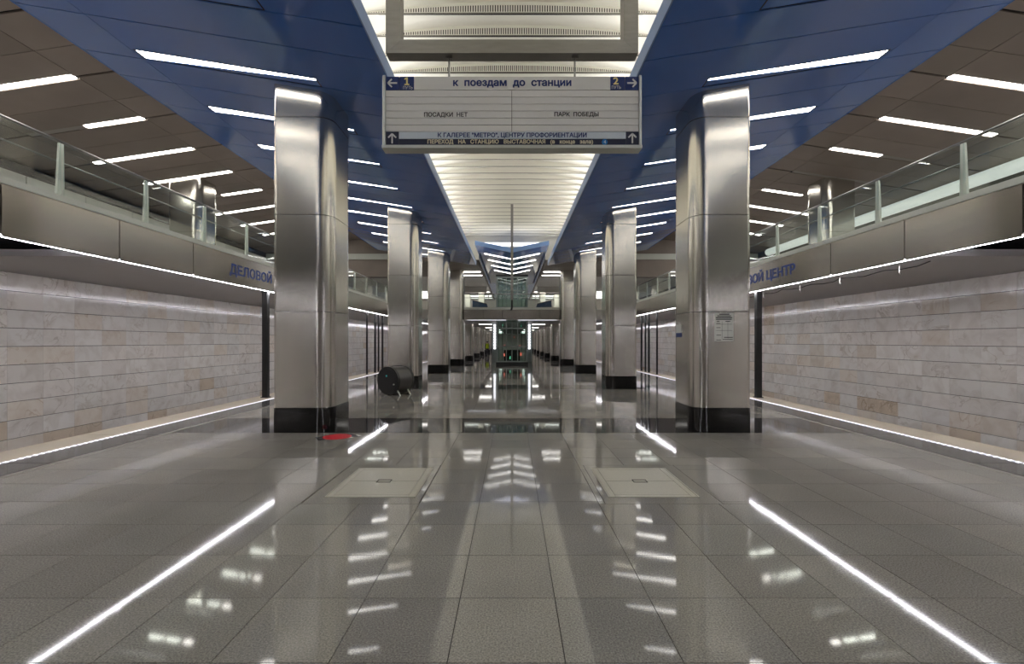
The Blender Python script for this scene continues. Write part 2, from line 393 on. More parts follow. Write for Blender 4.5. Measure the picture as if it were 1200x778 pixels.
# ------------------------------------------------------------------ track pits and marble walls
WALLX = 6.45
for s in (-1, 1):
    a, b = sorted((s * 4.55, s * 4.0)); 
    a, b = sorted((s * 4.62, s * (WALLX + .3))); o = MB().box(a, b, NEAR, FAR, -1.0, -.8).build('track_bed', M['pit']); tag(o, 'dark concrete track bed beside the platform, %s side' % SIDE[s], 'track bed', kind='structure')
    a, b = sorted((s * 4.58, s * 4.62)); o = MB().box(a, b, NEAR, FAR, -.8, -.03).build('trim_%d' % (1 if s < 0 else 2), M['pit']); tag(o, kind='structure')
    a, b = sorted((s * (WALLX + .02), s * (WALLX + .3)))
    wl = MB().box(a, b, NEAR, FAR, -.8, 1.885).build('wall_' + SIDE[s], M['grout']); tag(wl, 'pale veined marble track wall', kind='structure')
    items = []; zs = [1.411 + .2385 * k for k in range(-8, 3)]
    x0, x1 = sorted((s * WALLX, s * (WALLX + .03)))
    for zi in range(len(zs) - 1):
        for k in range(-22, 120):
            y = 6.106 + .471 * k
            if y > 60: break
            m = random.choices(M['marble'], (8, 6, 2, .6))[0] if zi > 0 else random.choices(M['marble'], (2, 3, 3, 2))[0]
            items.append(((x0, x1, y + .0012, y + .471 - .0012, zs[zi] + .0035, zs[zi + 1] - .0035), m))
    items.append(((x0, x1, NEAR, 60, -.78, zs[0] - .004), M['tan']))
    pieces(wl, 'marble_slab', items, 295, 'distant_marble_slabs')

# ------------------------------------------------------------------ galleries above the tracks
GX = 4.23
for s in (-1, 1):
    sd = SIDE[s]
    def bx(mb, x0, x1, *r): a, b = sorted((s * x0, s * x1)); return mb.box(a, b, *r)
    gal = empty('gallery_balcony', (s * GX, 4.0, 1.88), 'steel-clad gallery balcony above the %s track' % sd, 'balcony', 'gallery balconies')
    y = 5.15 - MOD * 8; k = 0
    cache = None
    while y < 58.8:
        c = (s * (GX + .02), y + MOD / 2, 2.108)
        if cache is None:
            mb = MB(); mb.box(c[0] - .02, c[0] + .02, y + .006, y + MOD - .006, 1.877, 2.31); cache = mb.mesh('fascia_panel', M['steel_sm'], org=c)
        if y > -1: link('fascia_panel', cache, gal, c)
        y += MOD
    bx(MB(), GX + .04, GX + .06, NEAR, 59.95, 1.89, 2.31).build('fascia_backing', M['joint'], gal)
    bx(bx(MB(), GX + .06, WALLX + .05, 4.98, 59.95, 1.89, 1.96), WALLX + .05, 8.69, NEAR, 59.95, 1.89, 1.96).build('soffit', M['soffit'], gal)
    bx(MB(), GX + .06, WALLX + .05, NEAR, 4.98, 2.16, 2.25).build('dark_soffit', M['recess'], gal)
    bx(MB(), GX + .06, 8.69, NEAR, 59.95, 2.25, 2.31).build('deck', M['soffit'], gal)
    led = bx(MB(), GX + .006, GX + .066, NEAR, 60, 1.878, 1.888).build('fascia_light_line', M['led'])
    tag(led, 'bright white light line under the %s gallery fascia' % sd, 'light strip', 'fascia light lines')
    # railing
    rl = empty('glass_railing', (s * 4.28, 4.5, 2.368), 'glass balustrade with steel fins on the %s gallery' % sd, 'railing', 'gallery balustrades')
    RX = 4.29
    bx(MB(), GX - .012, 4.5, NEAR, 59.95, 2.312, 2.368).build('kerb', M['ledge'], rl)
    MB().tube([(s * RX, NEAR, 2.895), (s * RX, 19.2, 2.895)], .016).build('handrail', M['rail'], rl, True)
    MB().tube([(s * (RX + .05), NEAR, 2.72), (s * (RX + .05), 19.2, 2.72)], .009).build('lower_rail', M['rail'], rl, True)
    y = 4.53 - 1.062 * 6; fm_ = None; gm_ = None
    while y < 19.2:
        if y > 1.5:
            c = (s * RX, y, 2.368)
            if fm_ is None:
                mb = MB(); x = s * RX
                mb.verts([(x - .012, y - .035, 2.368), (x + .012, y - .035, 2.368), (x + .012, y + .04, 2.368), (x - .012, y + .04, 2.368),
                          (x - .010, y - .01, 2.88), (x + .010, y - .01, 2.88), (x + .010, y + .035, 2.88), (x - .010, y + .035, 2.88)],
                         [(3, 2, 1, 0), (4, 5, 6, 7), (0, 1, 5, 4), (1, 2, 6, 5), (2, 3, 7, 6), (3, 0, 4, 7)])
                fm_ = mb.mesh('fin_post', M['fin'], org=c)
                mb = MB(); a, b = sorted((s * (RX - .03), s * (RX - .024))); mb.box(a, b, y + .012, y + 1.05, 2.37, 2.87); gm_ = mb.mesh('glass_pane', M['glass'], org=c)
            link('fin_post', fm_, rl, c); link('glass_pane', gm_, rl, c)
        y += 1.062
    # dark posts at the platform edge
    for i, (d, ww) in enumerate(((8.52, .09), (14.47, .045), (15.33, .055), (15.72, .045), (16.2, .055))):
        mb = MB(); x = s * 4.39; mb.box(x - ww / 2, x + ww / 2, d - ww / 2, d + ww / 2, 0.012, 1.868)
        po = empty('support_post', (x, d, 0), ('thick black support post beside the %s front column' % sd) if i == 0 else
                   'slim black post by the %s track, %s of the far four' % (sd, ORD[i - 1]), 'post', 'black platform edge posts')
        mb.build('shaft', M['dark'], po); p2 = MB().box(x - ww * .7, x + ww * .7, d - ww * .7, d + ww * .7, 0, .012); p2.build('base_plate', M['dark'], po)
        MB().box(x - ww * .6, x + ww * .6, d - ww * .6, d + ww * .6, 1.868, 1.89).build('top_plate', M['dark'], po)
    # gallery back wall
    bw = bx(MB(), 8.74, 8.9, NEAR, 60, 1.9, 4.3).build('wall_%s_gallery' % sd, M['grout']); tag(bw, 'gallery rear wall', kind='structure')
    items = []; y = -1.0
    while y < 45:
        a, b = sorted((s * 8.70, s * 8.74))
        items.append(((a, b, y + .01, y + MOD - .01, 2.34, 3.96 if s < 0 else 3.83), M['white'])); y += MOD
    pieces(bw, 'wall_panel', items, 60, 'distant_wall_panels')
    if s > 0:
        du = empty('wall_luminaire', (8.6, 5, 4.0), 'long glowing round luminaire along the right gallery wall', 'light strip')
        MB().tube([(8.58, NEAR, 3.98), (8.58, 16.0, 3.98)], .115, 20).build('diffuser', M['duct'], du, True)
        for y in range(0, 16, 2): MB().box(8.58, 8.72, y + .3, y + .36, 3.96, 4.0).build('bracket', M['rail'], du)
    else:
        tag(MB().box(-8.72, -8.62, NEAR, 16, 3.98, 4.1).build('cable_tray', M['dark']), 'dark cable tray along the left gallery wall top', 'tray')
    # brown ceiling over the gallery
    cl = empty('ceiling_' + sd, (s * 6.5, 8, 4.4), kind='structure')
    back = MB(); 
    x0, x1 = sorted((s * 4.2, s * 8.95))
    back.hexa([(x0, NEAR, brown_z(abs(x0)) + .03), (x1, NEAR, brown_z(abs(x1)) + .03), (x1, 17.0, brown_z(abs(x1)) + .03), (x0, 17.0, brown_z(abs(x0)) + .03),
               (x0, NEAR, brown_z(abs(x0)) + .06), (x1, NEAR, brown_z(abs(x1)) + .06), (x1, 17.0, brown_z(abs(x1)) + .06), (x0, 17.0, brown_z(abs(x0)) + .06)]).build('backing', M['joint'], cl)
    yk = [6.42 + MOD * k for k in range(-9, 9)]
    cache = {}
    for k, y in enumerate(yk):
        for (u0, u1) in ((4.25, 5.86), (5.86, 7.72), (7.72, 8.72)):
            for j in (0, 1):
                ya, yb = y + .07 + j * (MOD - .07) / 2, y + .07 + (j + 1) * (MOD - .07) / 2
                if not (u0 == 5.86): ya -= .04 * (1 - j)
                key = (u0, j, random.randrange(3)); c = (s * u0, y, brown_z(u0))
                if key not in cache:
                    q = .005; p = []
                    for dz in (0, .02):
                        for (xx, yy) in ((u0 + q, ya + q), (u1 - q, ya + q), (u1 - q, yb - q), (u0 + q, yb - q)): p.append((s * xx, yy, brown_z(xx) + dz))
                    cache[key] = MB().hexa(p).mesh('ceiling_panel', M['brown'][key[2]], org=c)
                link('ceiling_panel', cache[key], cl, c)
    # gallery strip lights: which tubes burn, row by row
    lit = {-1: {7: (1, 1), 9: (1, 1), 10: (1, 0), 11: (1, 1), 12: (1, 1), 13: (1, 0), 14: (1, 1)},
           1: {7: (1, 1), 9: (1, 1), 10: (1, 1), 11: (1, 0), 12: (0, 0), 13: (1, 0), 14: (1, 1)}}[s]
    for k, y in enumerate(yk):
        if y > 16.5 or k < 3: continue
        on = lit.get(k, (1, 1)); n = k - 8
        lab = 'strip light in the brown %s gallery ceiling, %s row from the viewer' % (sd, ORD[n - 1]) if n >= 1 else 'strip light in the brown %s gallery ceiling behind the viewer, %s row back' % (sd, ORD[8 - k])
        L = empty('gallery_ceiling_light', (s * 6.8, y, brown_z(6.8)), ('partly unlit ' if 0 in on else 'lit ') + lab, 'ceiling light', 'gallery strip lights')
        hs = MB()
        p = []
        for dz in (.028, .01):
            for (xx, yy) in ((5.87, y - .065), (7.71, y - .065), (7.71, y + .065), (5.87, y + .065)): p.append((s * xx, yy, brown_z(xx) + dz))
        hs.hexa(p).build('housing', M['joint'], L)
        for j, (u0, u1) in enumerate(((5.89, 6.79), (6.81, 7.69))):
            p = []
            for dz in (.01, -.003):
                for (xx, yy) in ((u0, y - .05), (u1, y - .05), (u1, y + .05), (u0, y + .05)): p.append((s * xx, yy, brown_z(xx) + dz))
            MB().hexa(p).build('diffuser', M['tube_brown'] if on[j] else M['tube_off'], L)

# ------------------------------------------------------------------ blue canopies
LY = [5.064 + MOD * k for k in range(-8, 10)]
for s in (-1, 1):
    sd = SIDE[s]
    cn = empty('ceiling_canopy', (s * WX0, 5, wing_z(WX0)), 'sloping glossy blue canopy of wide panels over the %s columns' % sd, 'canopy', 'blue canopies')
    def slab(xa, xb, ya, yb, z0, z1, mb=None, zf=wing_z):
        p = []
        for dz in (z0, z1):
            for (xx, yy) in ((xa, ya), (xb, ya), (xb, yb), (xa, yb)): p.append((s * xx, yy, zf(xx) + dz))
        return (mb or MB()).hexa(p)
    cache = {}
    for k, yl in enumerate(LY):
        jn = yl + .092; mid = jn + (MOD - .184) / 2 - .02; q = .006; c = (s * WX0, yl, 3.5)
        if 'a' not in cache:
            # panel behind the light row, and the panel that frames the light row
            cache['a'] = slab(WX0 + .01, 3.98 - .002, jn + q, mid - q, 0, .02).mesh('canopy_panel', M['blue'], org=c)
            cache['a2'] = slab(3.98 + .002, WX1, jn + q, mid - q, 0, .02).mesh('canopy_panel', M['blue'], org=c)
            nx = yl + MOD
            mb = slab(WX0 + .01, 3.98 - .002, mid + q, nx - .095, 0, .02); slab(WX0 + .01, 2.04, nx - .095, nx + .092 - q, 0, .02, mb); slab(3.95, 3.98 - .002, nx - .095, nx + .092 - q, 0, .02, mb)
            cache['b'] = mb.mesh('canopy_panel', M['blue'], org=c)
            cache['b2'] = slab(3.98 + .002, WX1, mid + q, nx + .092 - q, 0, .02).mesh('canopy_panel', M['blue'], org=c)
        for key in ('a', 'a2', 'b', 'b2'):
            if key[0] == 'b' and k == len(LY) - 1: continue
            link('canopy_panel', cache[key], cn, c)
    slab(WX0 + .02, WX1 - .02, LY[0], WEND, .05, .07).build('backing', M['joint'], cn)
    mb = MB(); a, b = sorted((s * WX0, s * (WX0 + .012))); z = wing_z(WX0)
    mb.box(a, b, LY[0], WEND, z - .004, z + .15); mb.build('inner_edge_trim', M['blue_edge'], cn)
    mb = MB(); a, b = sorted((s * WX1, s * (WX1 + .02))); z = wing_z(WX1)
    mb.box(a, b, LY[0], WEND, z - .002, z + .12); mb.build('outer_edge_trim', M['blue'], cn)
    slab(WX0, WX1, WEND - .01, WEND, 0, .07).build('end_trim', M['blue_edge'], cn)
    for k, yl in enumerate(LY):
        n = k - 7
        lab = ('strip light in the %s blue canopy, %s row beyond the sign' % (sd, ORD[n]) if n >= 0 else 'strip light in the %s blue canopy before the sign, %s row back' % (sd, ORD[-n - 1]))
        L = empty('canopy_light', (s * 3, yl, wing_z(3)), 'white ' + lab, 'ceiling light', 'canopy strip lights')
        tri = lambda z0, z1, q: MB().hexa([(s * xx, yy, wing_z(xx) + dz) for dz in (z0, z1) for (xx, yy) in q])
        tri(.006, .02, ((2.055, yl - .078), (3.935, yl - .078), (3.935, yl + .076), (2.055, yl - .036))).build('diffuser', M['tube_blue'], L)
        tri(.003, .02, ((2.055, yl - .035), (3.935, yl + .0765), (3.934, yl + .0785), (2.055, yl + .078))).build('reveal', M['blue'], L)
        mb = slab(2.043, 2.055, yl - .088, yl + .084, .0, .02); slab(3.935, 3.946, yl - .088, yl + .084, .0, .02, mb)
        slab(2.055, 3.935, yl - .086, yl - .078, 0, .02, mb); slab(2.055, 3.935, yl + .079, yl + .085, 0, .02, mb); mb.build('frame', M['joint'], L)
    cv = MB(); 
    for y in range(-4, 16, 2): pass
    cv = slab(1.75, 1.87, -3.0, 16.35, .09, .13).build('cove_light', M['cove']); tag(cv, 'hidden cove light lying on top of the %s canopy' % sd, 'light strip', 'cove lights')

# ------------------------------------------------------------------ white vault
Z0 = 4.72
vt = MB().box(-2.6, 2.6, -3.5, 17.4, 5.0, 5.05).build('ceiling', M['vault']); tag(vt, 'white slatted vault', kind='structure')
for s in (-1, 1):
    a, b = sorted((s * 2.55, s * 2.6)); MB().box(a, b, -3.5, 17.4, 4.0, 5.0).build('side_wall', M['vault'], vt)
def bulge(x): return max(0, .125 * (1 - (x / 1.8) ** 2))
def arch(x): return .03 * (1 - (x / 2.5) ** 2)
P = MOD / 3
y0 = 5.453; NX = 36; cvp = MB(); xs = [-2.55 + 5.1 * i / NX for i in range(NX + 1)]
prof = [(0, 0), (.25, .12), (.5, .38), (.75, .72), (1, 1)]
vs = []; fs = []
for (t, hgt) in prof:
    for x in xs: vs.append((x, y0 + P * t, Z0 + arch(x) + bulge(x) * hgt))
for j in range(len(prof) - 1):
    for i in range(NX): fs.append((j * (NX + 1) + i, j * (NX + 1) + i + 1, (j + 1) * (NX + 1) + i + 1, (j + 1) * (NX + 1) + i))
cvp.verts(vs, fs); c = (0, y0, Z0)
o_ = len(cvp.v); cvp.verts([(x, y, z + .012) for x, y, z in vs], [f[::-1] for f in fs])
vmesh = cvp.mesh('vault_slat', M['vault'], True, c)
gm = MB(); gs = .0283; x = -1.76; 
while x < 1.76:
    hb = bulge(x)
    if hb > .006: gm.box(x - gs * .29, x + gs * .29, y0 + P - .004, y0 + P + .003, Z0 + arch(x), Z0 + arch(x) + hb)
    x += gs
nb = len(gm.f)
for i in range(NX):
    a, b = xs[i], xs[i + 1]
    if max(bulge(a), bulge(b)) > .01:
        gm.hexa([(a, y0 + P - .006, Z0 + arch(a) + bulge(a) * .72), (b, y0 + P - .006, Z0 + arch(b) + bulge(b) * .72), (b, y0 + P + .003, Z0 + arch(b) + bulge(b) * .72), (a, y0 + P + .003, Z0 + arch(a) + bulge(a) * .72),
                 (a, y0 + P - .006, Z0 + arch(a) + bulge(a) + .012), (b, y0 + P - .006, Z0 + arch(b) + bulge(b) + .012), (b, y0 + P + .003, Z0 + arch(b) + bulge(b) + .012), (a, y0 + P + .003, Z0 + arch(a) + bulge(a) + .012)])
gmesh = gm.mesh('slot_grille', M['vault'], False, c)
rs = MB()
for i in range(NX):
    a, b = xs[i], xs[i + 1]
    if max(bulge(a), bulge(b)) > .01:
        rs.hexa([(a, y0 + P - .004, Z0 + arch(a)), (b, y0 + P - .004, Z0 + arch(b)), (b, y0 + P + .003, Z0 + arch(b)), (a, y0 + P + .003, Z0 + arch(a)),
                 (a, y0 + P - .004, Z0 + arch(a) + bulge(a) + .012), (b, y0 + P - .004, Z0 + arch(b) + bulge(b) + .012), (b, y0 + P + .003, Z0 + arch(b) + bulge(b) + .012), (a, y0 + P + .003, Z0 + arch(a) + bulge(a) + .012)])
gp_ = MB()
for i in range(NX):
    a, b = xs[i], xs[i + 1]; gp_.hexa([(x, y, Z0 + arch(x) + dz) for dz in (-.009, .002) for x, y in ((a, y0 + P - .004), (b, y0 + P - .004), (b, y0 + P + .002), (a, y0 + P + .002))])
gapm = gp_.mesh('painted_shadow_line', M['slat_shadow'], False, c)  # thin grey strip in place of the shadow under each slat edge
rmesh = rs.mesh('riser', M['vault'], True, c)
bk = MB().box(-1.8, 1.8, y0 + P + .02, y0 + P + .024, Z0 + .02, Z0 + .13).mesh('slot_backing', M['recess'], False, c)
for k in range(-20, 29):
    cc = (0, y0 + P * k, Z0)
    sl = link('vault_slat', vmesh, vt, cc)
    link('painted_shadow_line', gapm, sl, cc)
    if k > 9: link('riser', rmesh, sl, cc)
    elif k > -4:
        link('slot_grille', gmesh, sl, cc); link('slot_backing', bk, sl, cc)
# end wall of the vault
ew = MB().box(-2.6, 2.6, 17.3, 17.4, 4.26, 5.0).box(-2.6, -1.21, 17.3, 17.4, 3.96, 4.26).box(1.21, 2.6, 17.3, 17.4, 3.96, 4.26).build('trim_3', M['vault']); tag(ew, kind='structure')

# ------------------------------------------------------------------ steel columns
def outline(s):
    """plan of a column: sharp outer corners, rounded inner corners; list of (x, y, arc id)"""
    xo, xi, yf, yb, ro, ri = 2.615, 1.985, 0, .70, .03, .16
    pts = []
    def arc(cx, cy, r, a0, a1, n): return [(cx + r * math.cos(math.radians(a0 + (a1 - a0) * i / n)), cy + r * math.sin(math.radians(a0 + (a1 - a0) * i / n))) for i in range(n + 1)]
    front = [(xo, ro)] + arc(xo - ro, yf + ro, ro, 0, -90, 3)[1:] + arc(xi + ri, yf + ri, ri, -90, -135, 4)
    side = arc(xi + ri, yf + ri, ri, -135, -180, 4) + arc(xi + ri, yb - ri, ri, 180, 135, 4)
    backp = arc(xi + ri, yb - ri, ri, 135, 90, 4) + arc(xo - ro, yb - ro, ro, 90, 0, 3)
    outer = [(xo, yb - ro), (xo, ro)]
    def hold(q):        # extra points close to the bends keep the flat faces flat
        r = [q[0]]
        for a, b in zip(q, q[1:]):
            L = math.hypot(b[0] - a[0], b[1] - a[1])
            if L > .2: r += [(a[0] + (b[0] - a[0]) * t, a[1] + (b[1] - a[1]) * t) for t in (.012 / L, 1 - .012 / L)]
            r.append(b)
        return r
    return [[(s * x, y) for x, y in hold(q)] for q in (front, side, backp, outer)]
def ribbon(poly, z0, z1f, off=.012):
    mb = MB(); n = len(poly); vs = []
    cx = sum(p[0] for p in poly) / n
    for (x, y) in poly: vs.append((x, y, z0))
    for (x, y) in poly: vs.append((x, y, z1f(x)))
    return mb.verts(vs, [(i, i + 1, n + i + 1, n + i) for i in range(n - 1)])
joints = [.27, 1.327, 2.39, 3.458]
cmesh = {}
def column(s, d, top, lab, n):
    c = empty('steel_column', (s * 2.3, d, 0), lab, 'column', 'brushed steel columns, %s row' % SIDE[s])
    key = (s, top)
    if key not in cmesh:
        L = []
        q = .003; js = joints + ['top'] if top == 'wing' else [j for j in joints if j < top - .1] + ['top']
        for i in range(len(js) - 1):
            for poly in outline(s):
                sh = [(p[0], p[1]) for p in poly]
                zt = (lambda x: wing_z(abs(x)) - .0) if js[i + 1] == 'top' and top == 'wing' else ((lambda x: top) if js[i + 1] == 'top' else (lambda x, v=js[i + 1]: v - q))
                L.append(ribbon(sh, js[i] + q, zt).mesh('cladding_panel', M['steel'], True))
        full = [p for q_ in outline(s) for p in q_[:-1]]
        cxm = s * 2.3
        ins = [(cxm + (x - cxm) * .985, .35 + (y - .35) * .985) for x, y in full]
        core = MB().prism(ins, .2, (3.6 if top == 'wing' else top - .01), 'z').mesh('core', M['joint'])
        pl = [(cxm + (x - cxm) * 1.012, .35 + (y - .35) * 1.012) for x, y in full]
        plm = MB().prism(pl, 0, .27, 'z').mesh('plinth', M['plinth'], True)
        cmesh[key] = (L, core, plm)
    L, core, plm = cmesh[key]
    for me in L: link('cladding_panel', me, c, (0, d, 0))
    link('core', core, c, (0, d, 0)); link('plinth', plm, c, (0, d, 0))
    return c
for s in (-1, 1):
    for k in range(0, 10):
        d = D1 + S * k
        lab = 'brushed steel column with black plinth, %s in the %s row' % (ORD[k] + ' and nearest' if k == 0 else ORD[k], SIDE[s])
        column(s, d, 'wing' if k < 3 else (3.92 if k == 3 else 1.88), lab, k)
    for k in range(1, 3):       # columns standing on the galleries
        d = D1 + S * k; c = empty('gallery_column', (s * 6.9, d, 2.31), 'steel column on the %s gallery, %s one back' % (SIDE[s], ORD[k - 1]), 'column', 'gallery columns')
        sh = 4.58
        for i, (za, zb) in enumerate(((2.31, 3.3), (3.306, 99))):
            for poly in outline(s):
                pp = [(p[0] + s * sh, p[1] + d) for p in poly]
                ribbon(pp, za, (lambda x: brown_z(abs(x))) if zb == 99 else (lambda x: zb)).build('cladding_panel', M['steel'], c, True)

# ------------------------------------------------------------------ hanging sign on its steel frame
K = 3.0 / F
def sx(x): return (x - 600) * K
def sz(y): return 1 + (400 - y) * K
fr = empty('sign_frame', (0, 3.05, 4.7), 'heavy square steel frame hanging from the white vault above the sign', 'frame')
ya, yb = 3.0, 3.09; o, i_ = .793, .70; zb, zt = 2.81, 2.895
for s in (-1, 1):
    MB().prism([(s * o, zb), (s * i_, zt), (s * i_, 4.80), (s * o, 4.80)], ya, yb).build('post', M['frame_steel'], fr)
MB().prism([(-o + .001, zb), (o - .001, zb), (i_ - .001, zt), (-i_ + .001, zt)], ya, yb).build('cross_bar', M['frame_steel'], fr)
for x in (-.4, .4):
    r = MB().tube([(x, 3.045, zb), (x, 3.045, sz(89))], .006, 8).build('hanger_rod', M['rail'], fr, True)
    MB().box(x - .02, x + .02, 3.03, 3.06, zb - .012, zb).build('bracket', M['rail'], r)
sg = empty('direction_sign', (0, 3.04, sz(174)), 'wide grey hanging sign with white arrows and blue Cyrillic station directions', 'sign')
YF = 3.0
def board(name, x0, x1, y0, y1, m, parent=None, t=.012, f=YF):
    return MB().box(sx(x0), sx(x1), f, f + t, sz(y1), sz(y0)).build(name, m, parent or sg)
MB().box(sx(452), sx(748.5), YF + .012, YF + .07, sz(171), sz(89.5)).build('body', M['frame_steel'], sg)
def capshape(x0, x1): return [(x0, YF - .006), (x1, YF - .012), (x1, YF + .085), (x0, YF + .08)]
MB().prism([(sx(447.5), YF + .01), (sx(449), YF - .01), (sx(452), YF - .012), (sx(452), YF + .08), (sx(447.5), YF + .07)], sz(172), sz(89), 'z').build('end_cap', M['fin'], sg)
MB().prism([(sx(752.5), YF + .01), (sx(751), YF - .01), (sx(748.7), YF - .012), (sx(748.7), YF + .08), (sx(752.5), YF + .07)], sz(172), sz(89), 'z').build('end_cap', M['fin'], sg)
MB().box(sx(448), sx(752), YF - .012, YF + .08, sz(174.2), sz(170.6)).build('bottom_rail', M['fin'], sg)
board('header_board', 485.3, 715.2, 89.8, 105.2, M['sign'])
for (x0, x1, nm) in ((452.2, 467.6, 0), (468.3, 485, 0), (715.5, 732, 0), (732.7, 748.4, 0)): board('blue_square', x0, x1, 89.8, 105.2, M['sign_blue'])
ys = [105.6, 113.7, 122, 130, 138.3, 146.4, 154.1]
for k in range(6):
    for (x0, x1) in ((452.2, 599.3), (600.1, 748.4)): board('slat', x0, x1, ys[k] + .35, ys[k + 1] - .35, M['sign'])
board('gallery_board', 467.4, 733.4, 154.4, 162.4, M['sign_pale'])
board('transfer_board', 467.4, 733.4, 162.8, 170.3, M['sign_navy'])
for (x0, x1) in ((452.2, 467.2), (733.6, 748.4)): board('navy_square', x0, x1, 154.4, 170.3, M['sign_navy'])
def text_mesh(body, name, m, w, h, bold=.02, ext=0):
    """outlines of the lettering, fattened by bold (share of the height) and filled by winding number"""
    from mathutils.geometry import delaunay_2d_cdt
    cu = bpy.data.curves.new('t', 'FONT'); cu.body = body; cu.resolution_u = 3; cu.size = 1; cu.dimensions = '2D'; cu.fill_mode = 'NONE'
    ob = bpy.data.objects.new('t', cu); col.objects.link(ob); dg = bpy.context.evaluated_depsgraph_get(); dg.update()
    me = bpy.data.meshes.new_from_object(ob.evaluated_get(dg)); bpy.data.objects.remove(ob); bpy.data.curves.remove(cu)
    co_ = [v.co.xy.copy() for v in me.vertices]; nxt = {}
    for e in me.edges: nxt.setdefault(e.vertices[0], []).append(e.vertices[1]); nxt.setdefault(e.vertices[1], []).append(e.vertices[0])
    bpy.data.meshes.remove(me)
    loops = []; seen = set()
    for a in range(len(co_)):
        if a in seen or a not in nxt: continue
        lp = [a]; seen.add(a); cur = a + 1 if (a + 1) in nxt[a] else nxt[a][0]
        while cur not in seen:
            lp.append(cur); seen.add(cur); nn = [k for k in nxt[cur] if k not in seen]
            if not nn: break
            cur = nn[0]
        pts = []
        for k in lp:
            if not pts or (co_[k] - pts[-1]).length > 1e-4: pts.append(co_[k])
        if len(pts) > 2: loops.append(pts)
    Y = [p.y for l in loops for p in l]; b = bold * (max(Y) - min(Y))
    ar = lambda l: sum(l[k].x * l[(k + 1) % len(l)].y - l[(k + 1) % len(l)].x * l[k].y for k in range(len(l)))
    sgn = 1 if ar(max(loops, key=lambda l: abs(ar(l)))) > 0 else -1
    def inside(p, l):
        t = False
        for k in range(len(l)):
            a, c = l[k], l[(k + 1) % len(l)]
            if (a.y > p.y) != (c.y > p.y) and p.x < (c.x - a.x) * (p.y - a.y) / (c.y - a.y) + a.x: t = not t
        return t
    for k, l in enumerate(loops):       # an outline that lies in no other one runs the same way round as all the rest
        if ar(l) * sgn < 0 and not any(inside(l[0], m) for j, m in enumerate(loops) if j != k): l.reverse()
    out = []
    for l in loops:
        n = len(l); q = []
        for k in range(n):
            d0 = (l[k] - l[k - 1]).normalized(); d1 = (l[(k + 1) % n] - l[k]).normalized()
            n0 = Vector((d0.y, -d0.x)) * sgn; n1 = Vector((d1.y, -d1.x)) * sgn; mt = n0 + n1
            q.append(l[k] + (mt / max(.5, mt.length_squared / 2)) * b if mt.length > .1 else l[k])
        out.append(q)
    V = [p for l in out for p in l]; E = []; o = 0
    for l in out: E += [(o + k, o + (k + 1) % len(l)) for k in range(len(l))]; o += len(l)
    r = delaunay_2d_cdt(V, E, [], 0, 1e-6); cv, cf = r[0], r[2]
    def wind(p):
        t = 0
        for l in out:
            for k in range(len(l)):
                a, c = l[k], l[(k + 1) % len(l)]; cr = (c.x - a.x) * (p.y - a.y) - (c.y - a.y) * (p.x - a.x)
                if a.y <= p.y < c.y and cr > 0: t += 1
                elif c.y <= p.y < a.y and cr < 0: t -= 1
        return t
    keep = [f for f in cf if wind(sum((cv[k] for k in f), Vector((0, 0))) / len(f)) != 0]
    X = [cv[k].x for f in keep for k in f]; Y = [cv[k].y for f in keep for k in f]
    fx, fy = w / (max(X) - min(X)), h / (max(Y) - min(Y)); mx, my = min(X), min(Y)
    return [((v.x - mx) * fx, 0, (v.y - my) * fy) for v in cv], [tuple(f) for f in keep]
def sign_text(body, x0, x1, y0, y1, m, bold=.02):
    vs, fs = text_mesh(body, 'lettering', m, (x1 - x0) * K, (y1 - y0) * K, bold, 0)
    MB().verts([(sx(x0) + v[0], YF - .002, sz(y1) + v[2]) for v in vs], fs).build('lettering', m, sg)
sign_text('к  поездам  до  станции', 531, 669.5, 94, 102.8, M['ink_blue'], .045)
sign_text('ПОСАДКИ  НЕТ', 497, 548, 131.6, 138, M['ink_black'], .03)
sign_text('ПАРК  ПОБЕДЫ', 649.5, 701.5, 131.3, 137.5, M['ink_black'], .03)
sign_text('К ГАЛЕРЕЕ "МЕТРО", ЦЕНТРУ ПРОФОРИЕНТАЦИИ', 513, 687.5, 155.3, 162, M['ink_blue'], .035)
sign_text('ПЕРЕХОД   НА   СТАНЦИЮ   ВЫСТАВОЧНАЯ   (в   конце   зала)', 501, 695, 163.4, 169.9, M['ink_cream'], .035)
MB().prism([(sx(x), sz(y)) for x, y in ((474, 99.8), (479.6, 99.8), (479.6, 98.4), (477.9, 98.4), (477.9, 91), (476.4, 91), (474, 92.2), (474, 93.6), (476, 92.9), (476, 98.4), (474, 98.4))][::-1], YF - .003, YF, 'y').build('lettering', M['ink_yellow'], sg); sign_text('ПУТЬ', 472.5, 483.6, 101, 104.6, M['ink_white'], 0)
sign_text('2', 718.5, 724.8, 90.8, 99.2, M['ink_yellow'], .04); sign_text('ПУТЬ', 716.8, 727.6, 100.6, 104.2, M['ink_white'], 0)
MB().prism([(sx(708.6) + 3.4 * K * math.cos(a * math.pi / 10), sz(166.5) + 3.4 * K * math.sin(a * math.pi / 10)) for a in range(20)], YF - .002, YF, 'y').build('line_disc', M['line_blue'], sg)
vs, fs = text_mesh('4', 'lettering', None, 2.6 * K, 4 * K, .01)
MB().verts([(sx(707.3) + v[0], YF - .004, sz(168.5) + v[2]) for v in vs], fs).build('lettering', M['ink_white'], sg)
